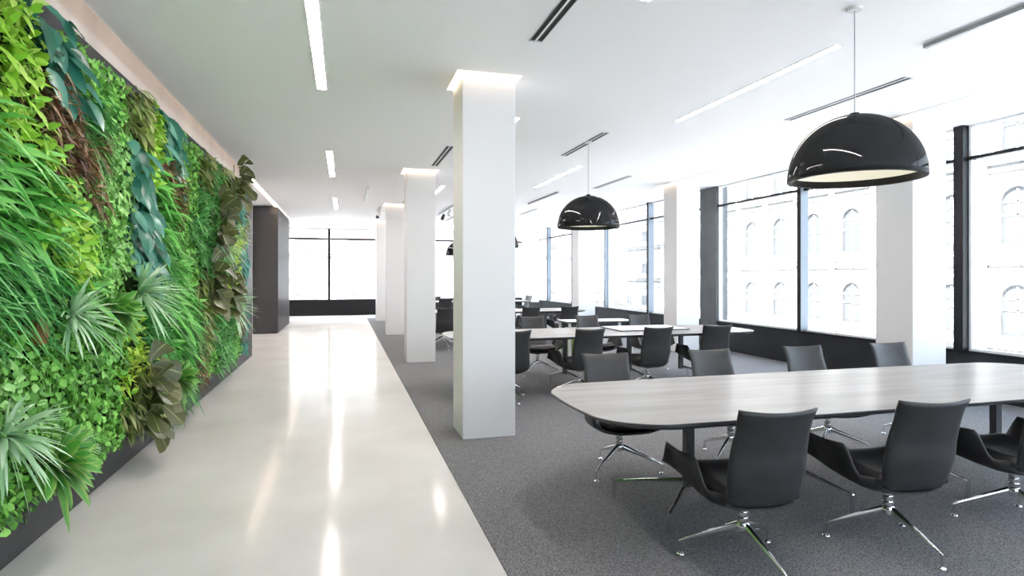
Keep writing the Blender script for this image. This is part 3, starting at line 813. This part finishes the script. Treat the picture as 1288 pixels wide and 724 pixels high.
# (name, kind, category, label, patch centres (y, z) on the wall)
FILL = [
 ('golden_pothos','lime','plant','chartreuse broad-leaved plant filling the top left corner of the green wall',[(3.5,2.78),(3.57,2.59),(3.3,2.7),(3.0,2.6)]),
 ('lime_shrub','lime','plant','chartreuse leaves behind long green blades, left edge of wall below the corner',[(3.53,2.28),(3.80,2.20),(3.94,1.98),(4.02,1.72),(4.3,1.54)]),
 ('hosta','blue','plant','dark blue-green broad leaves hanging at the top left of the green wall',[(3.79,2.93),(3.92,2.81),(4.07,2.70)]),
 ('bamboo_plant','bamboo','plant','long bright blades arching across the left edge of the photo at mid height',[(3.55,2.08),(3.45,1.88),(3.72,1.84),(3.1,1.95)]),
 ('ribbon_grass','grass','plant','dense fine dark green grass at the left edge below the long blades',[(3.62,1.55),(3.45,1.39),(3.88,1.46),(3.05,1.4),(3.6,1.3)]),
 ('bamboo_plant','bamboo','plant','long green leaves arching over the ivy just right of the dense left grass',[(4.28,1.42)]),
 ('creeping_fig','clover','plant','small-leaved green creeper along the top edge right of the blue-green leaves',[(4.4,2.96),(4.59,2.82),(4.22,2.93),(4.95,2.7),(4.85,2.95)]),
 ('pale_ivy','ivy','plant','pale fresh ivy below the top edge, between red-brown and blue-green plants',[(4.87,2.4),(4.8,2.16),(5.05,2.5)]),
 ('sedge','grass','plant','small tuft of green blades above the red-brown plant',[(4.36,2.56)]),
 ('croton','copper','plant','large red-brown bronze plant in the upper left part of the green wall',[(3.95,2.47),(4.14,2.31),(4.42,2.14),(4.3,2.32),(4.05,2.18)]),
 ('creeping_fig','clover','plant','mid-green small-leaved creeper below the large red-brown plant',[(4.28,1.91),(4.59,1.81),(4.5,1.62)]),
 ('pale_ivy','ivy','plant','pale ivy left of the upper blue-green column of leaves',[(5.03,2.02),(5.03,1.8),(4.95,1.62)]),
 ('creeping_fig','clover','plant','darker creeper under the left grass around the terracotta pot',[(3.55,1.17),(3.75,1.07),(3.2,1.1)]),
 ('pale_ivy','ivy','plant','round-leaved ivy at the left edge above the pale spiky rosette',[(3.59,0.93),(3.3,.8),(3.1,.5)]),
 ('creeping_fig','clover','plant','broad carpet of bright small leaves at the lower left of the green wall',[(4.17,1.01),(4.46,0.82),(4.02,0.8),(4.4,0.63),(4.34,0.44),(3.88,0.92),(3.9,.55),(4.6,1.05),(4.75,.6)]),
 ('creeping_fig','clover','plant','tiny round-leaved sprig at the bottom left corner of the green wall',[(3.46,0.37)]),
 ('creeping_fig','clover','plant','small-leaved creeper between the striped rosette and the large pale spiky plant',[(4.87,1.12),(4.75,1.35)]),
 ('yellow_spurge','limelet','plant','small yellow-lime leaves just above the big bronze rubber plant',[(5.25,0.99)]),
 ('wandering_cane','cane','plant','yellow-olive narrow-leaved plant near the top edge, left of the higher blue-green one',[(5.32,2.84),(5.36,2.68)]),
 ('hosta','blue','plant','blue-green leaves hanging at the top edge in the middle of the wall',[(6.01,2.84),(6.31,2.61)]),
 ('lime_shrub','lime','plant','lime leaves between the olive cane and the higher blue-green plant',[(5.69,2.77),(5.67,2.52)]),
 ('hosta','blue','plant','long column of dark blue-green leaves down the centre of the wall',[(5.37,2.34),(5.49,2.04),(5.41,1.81),(5.5,1.65)]),
 ('bamboo_plant','bamboo','plant','bright fern-like blades right of the long blue-green column',[(5.82,2.25),(6.01,1.95)]),
 ('sedge','grass','plant','dark green grass below the bright blades at the centre of the wall',[(6.1,1.63)]),
 ('croton','copper','plant','red-brown plant right of centre, under the middle blue-green leaves',[(6.16,2.47),(6.42,2.21)]),
 ('creeping_fig','clover','plant','bright small-leaved creeper along the top edge right of the centre',[(6.77,2.82),(7.16,2.65),(6.99,2.35)]),
 ('creeping_fig','clover','plant','small-leaved creeper right of the centre at mid height',[(6.68,1.84),(7.0,1.65)]),
 ('bamboo_plant','bamboo','plant','arching green blades right of the centre below the creeper',[(6.39,1.49),(6.1,1.2)]),
 ('ribbon_grass','grass','plant','green grass right of the large pale spiky plant',[(5.78,1.42),(5.6,1.25)]),
 ('ribbon_grass','grass','plant','green grass above the bottom edge right of the bronze rubber plant',[(6.01,0.84),(5.9,1.0)]),
 ('bamboo_plant','bamboo','plant','long arching blades low on the wall right of centre',[(6.68,1.08),(6.4,.95)]),
 ('ribbon_grass','grass','plant','drooping grass at the bottom edge right of centre',[(6.95,0.75),(6.6,.5),(6.2,.45)]),
 ('wandering_cane','cane','plant','olive small-leaved plant at the bottom edge beside the bronze rubber plant',[(5.75,0.50),(5.4,.4)]),
 ('wandering_cane','cane','plant','narrow olive plant hanging from the top edge right of the creeper',[(7.77,2.89),(7.7,2.7)]),
 ('fern','fern','plant','green fern under the upper olive plants towards the right of the wall',[(8.02,2.6),(8.4,2.5)]),
 ('fern','fern','plant','pale green fern left of the upper bronze leaves',[(7.34,1.92),(7.5,2.2)]),
 ('wandering_cane','cane','plant','olive plant on the top edge left of the overhanging bronze leaves',[(8.9,2.9),(9.2,2.71),(9.7,2.85)]),
 ('teal_ivy','teal','plant','dark teal small-leaved plant near the upper right end of the wall',[(9.83,2.46)]),
 ('creeping_fig','clover','plant','light creeper left of the teal plant at the right part of the wall',[(9.03,2.14),(8.8,2.3)]),
 ('wandering_cane','cane','plant','cream and olive variegated vine hanging on the lower right of the wall',[(7.53,1.12),(7.40,0.85)]),
 ('croton','copper','plant','bronze narrow-leaved plant at the bottom edge under the variegated vine',[(7.34,0.5)]),
 ('yellow_spurge','limelet','plant','bright lime leaves towards the right end below the pale spiky plants',[(9.2,1.65),(9.9,2.05),(9.6,1.4)]),
 ('fern','fern','plant','green fern right of the upper bronze leaves',[(8.91,1.86),(8.39,1.53)]),
 ('teal_ivy','teal','plant','dark teal plant at mid height by the right end of the wall',[(10.3,1.66)]),
 ('wandering_cane','cane','plant','olive vine hanging down the right end edge of the wall',[(10.75,2.2),(10.9,1.9),(10.9,2.5)]),
 ('fern','fern','plant','broad green fern low on the wall near its right end',[(8.39,0.87),(9.2,0.58),(8.7,.6)]),
 ('creeping_fig','clover','plant','creeper at the bottom edge between bronze plant and low fern',[(8.02,0.48)]),
 ('croton','copper','plant','narrow bronze plant low on the right end of the wall',[(10.04,0.86),(10.8,1.1)]),
 ('teal_ivy','teal','plant','small dark plant at the bottom right end of the wall',[(10.6,0.55)]),
 ('creeping_fig','clover','plant','green creeper at the bottom edge of the right end',[(9.9,0.38),(10.2,1.2)]),
]
ROS = [
 ('spiky_bromeliad','spider','plant','pale silvery spiky rosette above the lower carpet of small leaves',(4.00,1.26),1.15),
 ('spiky_bromeliad','spider','plant','large pale silvery spiky rosette cut by the lower left edge of the photo',(3.30,0.76),1.1),
 ('dracaena','dracaena','plant','big yellow-edged striped rosette hanging over the bottom left edge of the wall',(3.76,0.50),1.1),
 ('spiky_bromeliad','spider','plant','small pale spiky rosette right of the big striped rosette',(4.05,0.50),.55),
 ('dracaena','dracaena','plant','striped rosette in the middle of the wall left of the large pale one',(4.61,1.27),1.0),
 ('spiky_bromeliad','spider','plant','largest pale green spiky plant, at the centre of the wall',(5.19,1.37),1.5),
 ('dracaena','dracaena','plant','striped rosette at the bottom edge right of the bronze rubber plant',(6.25,0.54),1.0),
 ('rubber_plant','rubber','plant','big glossy bronze rubber plant leaning out of the bottom edge',(5.27,0.58),1.25),
 ('rubber_plant','rubber','plant','bronze broad leaves right of centre above the pale spiky plant',(7.95,2.20),1.4),
 ('spiky_bromeliad','spider','plant','pale spiky plant right of centre under the upper bronze leaves',(8.16,1.95),1.7),
 ('rubber_plant','rubber','plant','bronze olive leaves overhanging the top right end of the wall',(9.35,2.86),1.3),
 ('rubber_plant','rubber','plant','bronze leaves right of centre at mid height over the variegated vine',(7.6,1.42),1.3),
 ('rubber_plant','rubber','plant','smaller bronze leaves in the right half at mid height',(8.65,1.30),1.2),
 ('spiky_bromeliad','spider','plant','pale spiky plant in the lower right part of the wall',(9.2,1.08),1.6),
]
tag(MB().box(XL, XL+0.025, 1.6, 10.6, 0.30, 2.97).build('wall_left_planting', M['soil']), kind='structure')
seedpts, seedown = [], []
for i, f in enumerate(FILL):
    for c in f[4]: seedpts.append(c); seedown.append(i)
seedpts = np.array(seedpts); seedown = np.array(seedown)
NS = 2400*int(9.0*2.78)
Y0, Y1, Z0, Z1 = 2.85, 10.5, 0.27, 2.95
cand = np.stack([ru(NS, Y0, Y1), ru(NS, Z0, Z1)], axis=1)
# wobble the borders between patches
wob = cand + np.stack([0.07*np.sin(cand[:,1]*9+cand[:,0]*3), 0.07*np.sin(cand[:,0]*11+cand[:,1]*4)], axis=1) + rng.normal(0, .03, cand.shape)
own = np.zeros(NS, dtype=int)
for a in range(0, NS, 4000):
    dd = ((wob[a:a+4000, None, :]-seedpts[None])**2).sum(2)
    own[a:a+4000] = seedown[dd.argmin(1)]
cdens = NS/((Y1-Y0)*(Z1-Z0))
for i, (nm, kind, cat, lab, cs) in enumerate(FILL):
    P = cand[own == i]
    for (_n, _k, _c, _l, (ry, rz_), rs) in ROS:
        P = P[((P[:,0]-ry)**2+(P[:,1]-rz_)**2) > (0.10*rs)**2]
    near = 1.0 if P[:,0].mean() < 7 else 0.75
    k = max(6, int(len(P)*min(1, DENS[kind]*near/cdens)))
    Q = P[:k]
    me = np_mesh(nm, [spread(kind, Q)])
    tag(mesh_obj(nm, me, LM[kind]), lab, cat, 'plants of the green wall')
for (nm, kind, cat, lab, (y, z), s) in ROS:
    me = np_mesh(nm, [rosette(kind, y, z, s)])
    o = mesh_obj(nm, me, LM[kind]); tag(o, lab, cat, 'plants of the green wall')
    m = MB()
    if kind == 'rubber':
        m.tube([(XL+.045, y, z-.1*s), (XL+.13, y-.05*s, z-.22*s), (XL+.16, y, z), (XL+.15, y+.05*s, z+.20*s)], [.009,.009,.008,.006], 8)
    else:
        m.tube([(XL+.045, y, z-.03), (XL+.08, y, z-.01), (XL+.15, y, z+.005)], [.016,.016,.010], 8)
    m.build('stem', M['stem'], o, True)
pt = MB().tube([(XL+.028, 3.72, 1.20), (XL+.14, 3.72, 1.21)], [.05,.065], 20).tube([(XL+.12, 3.72, 1.21), (XL+.15, 3.72, 1.212)], [.072,.072], 20).build('plant_pot', M['pot'], None, True)
tag(pt, 'terracotta pot peeping out among the leaves near the left edge', 'pot')


# ------------------------------------------------------------------ outside
tag(MB().box(-60, 120, -60, 140, -5.2, -5.0).build('ground_street', M['street']), kind='structure')
def arch(w, h, cz, n=8):
    """outline of a round-headed opening in (a, z)"""
    pts = [(-w/2, cz-h/2), (w/2, cz-h/2)]
    zt = cz+h/2-w/2
    for k in range(n+1):
        a = PI*k/n
        pts.append((w/2*math.cos(a), zt+w/2*math.sin(a)))
    return pts
def extrude_profile(bm, pts, o, a, d, t0, t1, mi=0, hole=None):
    """pts in (s,z) -> o + a*s + z; extruded along d from t0 to t1"""
    def P(p, t): return (o[0]+a[0]*p[0]+d[0]*t, o[1]+a[1]*p[0]+d[1]*t, p[1])
    A = [bm.verts.new(P(p, t0)) for p in pts]; B = [bm.verts.new(P(p, t1)) for p in pts]
    n = len(pts)
    if hole:
        C = [bm.verts.new(P(p, t0)) for p in hole]; D = [bm.verts.new(P(p, t1)) for p in hole]
        for i in range(n):
            j = (i+1) % n
            for q in ((A[i],A[j],B[j],B[i]), (C[i],C[j],D[j],D[i]), (B[i],B[j],D[j],D[i])):
                bm.faces.new(q)
    else:
        for i in range(n):
            j = (i+1) % n
            bm.faces.new((A[i],A[j],B[j],B[i]))
        bm.faces.new(B)
def facade(label, org, along, out, length, height, bay, rows, arched=True, seed=0):
    """org: start point; along: unit vec; out: unit vec toward the room"""
    r = random.Random(seed)
    root = empty('building', (0,0,0)); tag(root, label, 'building', 'buildings across the street')
    root.location = (org[0], org[1], -5.0)
    def bx(b, s0, s1, t0, t1, z0, z1):
        xs = sorted((along[0]*s0+out[0]*t0, along[0]*s1+out[0]*t1)); ys = sorted((along[1]*s0+out[1]*t0, along[1]*s1+out[1]*t1))
        b.box(xs[0], xs[1], ys[0], ys[1], z0, z1); return b
    bx(MB(), 0, length, -8, 0, 0, height).build('wall', M['facade'], root)
    cz = [z for (z, w, h) in rows]
    for (z, w, h) in rows:
        b = MB(); bx(b, 0, length, 0, 0.35, z-h/2-1.0, z-h/2-0.8); bx(b, 0, length, 0, 0.18, z-h/2-0.62, z-h/2-0.54)
        bx(b, 0, length, 0, 0.12, z+h/2+0.75, z+h/2+0.80); bx(b, 0, length, 0, 0.12, z+h/2+1.0, z+h/2+1.04)
        b.build('cornice', M['facade_trim'], root)
    n = int(length/bay)
    b = MB()
    for k in range(n+1):
        bx(b, k*bay-0.22 if k else 0, k*bay+0.22 if k < n else length, 0, 0.14, 0, height-0.5)
    b.build('pilasters', M['facade'], root)
    for (z, w, h) in rows:
        for k in range(n):
            s = (k+0.5)*bay
            o = (along[0]*s, along[1]*s)
            if arched:
                outer = arch(w+0.7, h+0.6, z+0.05); inner = arch(w, h, z)
            else:
                outer = [(-w/2-0.15, z-h/2-0.15), (w/2+0.15, z-h/2-0.15), (w/2+0.15, z+h/2+0.15), (-w/2-0.15, z+h/2+0.15)]
                inner = [(-w/2, z-h/2), (w/2, z-h/2), (w/2, z+h/2), (-w/2, z+h/2)]
            m = MB(); extrude_profile(m.bm, outer, o, along, out, 0, 0.16, hole=inner)
            wf = m.build('window', M['facade_trim'] if arched else M['facade_trim_light'], root)
            m = MB(); extrude_profile(m.bm, inner, o, along, out, 0.0, 0.03)
            if arched:
                q = MB()
                for (s0, s1, z0, z1) in ((-0.05, 0.05, z-h/2, z+h/2-0.1), (-w/2, w/2, z-0.05, z+0.05), (-w/2, w/2, z+h/2-w/2-0.05, z+h/2-w/2+0.05)):
                    bx(q, s+s0, s+s1, 0.03, 0.07, z0, z1)
                q.build('sash_bars', M['facade'], wf)
            m.build('pane', M['facade_pane'] if arched else M['facade_pane_light'], wf)
    return root
facade('ornate pale stone building with arched windows across the street to the right', (29.0, 9.0), (0,1), (-1,0), 36.0, 24.0, 3.0,
       [(5.0,1.3,2.3),(9.3,1.3,2.5),(13.4,1.2,2.3)], True, 1)
facade('plain pale building farther down the street to the right', (31.0, 46.0), (0,1), (-1,0), 54.0, 22.0, 4.5,
       [(4.0,1.6,1.0),(7.4,1.6,1.0),(10.8,1.6,1.0)], False, 2)
fb = facade('pale building with pinkish panels facing the far end windows', (-14.0, 52.0), (1,0), (0,-1), 40.0, 22.0, 4.4,
       [(5.0,1.5,0.5),(9.2,1.5,0.4)], False, 3)
for k in range(9):
    for z in (4.55, 9.6):
        MB().box(k*4.4+1.0, k*4.4+2.9, -0.3, -0.02, z, z+0.35).build('pink_panel', M['facade_pink'], fb)

# ------------------------------------------------------------------ world, camera, view
w = bpy.data.worlds.new('World'); SC.world = w; w.use_nodes = True
nt = w.node_tree; nt.nodes.clear()
wo = nt.nodes.new('ShaderNodeOutputWorld'); bg = nt.nodes.new('ShaderNodeBackground')
tc = nt.nodes.new('ShaderNodeTexCoord'); sp = nt.nodes.new('ShaderNodeSeparateXYZ'); cr = nt.nodes.new('ShaderNodeValToRGB')
L(nt, tc.outputs['Generated'], sp.inputs['Vector']); L(nt, sp.outputs['Z'], cr.inputs['Fac'])
cr.color_ramp.elements[0].position = 0.0; cr.color_ramp.elements[0].color = (0.84, 0.93, 1.0, 1)
cr.color_ramp.elements[1].position = 0.9; cr.color_ramp.elements[1].color = (0.60, 0.77, 1.0, 1)
L(nt, cr.outputs['Color'], bg.inputs['Color']); bg.inputs['Strength'].default_value = 4.5
L(nt, bg.outputs['Background'], wo.inputs['Surface'])

sun = bpy.data.lights.new('sun', 'SUN'); so_ = bpy.data.objects.new('sun', sun); COL.objects.link(so_)
sun.energy = 26.0; sun.angle = math.radians(1.0); sun.color = (1.0, 0.97, 0.92)
so_.rotation_euler = Vector((0.62, 0.22, -0.75)).to_track_quat('-Z', 'Y').to_euler()
cam = bpy.data.cameras.new('camera'); co = bpy.data.objects.new('camera', cam); COL.objects.link(co)
cam.sensor_width = 36.0; cam.lens = 750.0/1288.0*36.0
cam.shift_y = -14.0/1288.0
cam.clip_end = 400
co.location = (0, 0, 1.5)
co.rotation_euler = (math.radians(90), 0, -math.atan(211.0/750.0))
SC.camera = co
SC.view_settings.view_transform = 'Standard'; SC.view_settings.look = 'None'
SC.view_settings.exposure = 0.57; SC.view_settings.gamma = 1.0
SC.view_settings.use_curve_mapping = False
SC.cycles.use_denoising = True
SC.cycles.max_bounces = 10; SC.cycles.diffuse_bounces = 6; SC.cycles.transparent_max_bounces = 12
SC.cycles.sample_clamp_indirect = 8.0
SC.cycles.caustics_reflective = False; SC.cycles.caustics_refractive = False
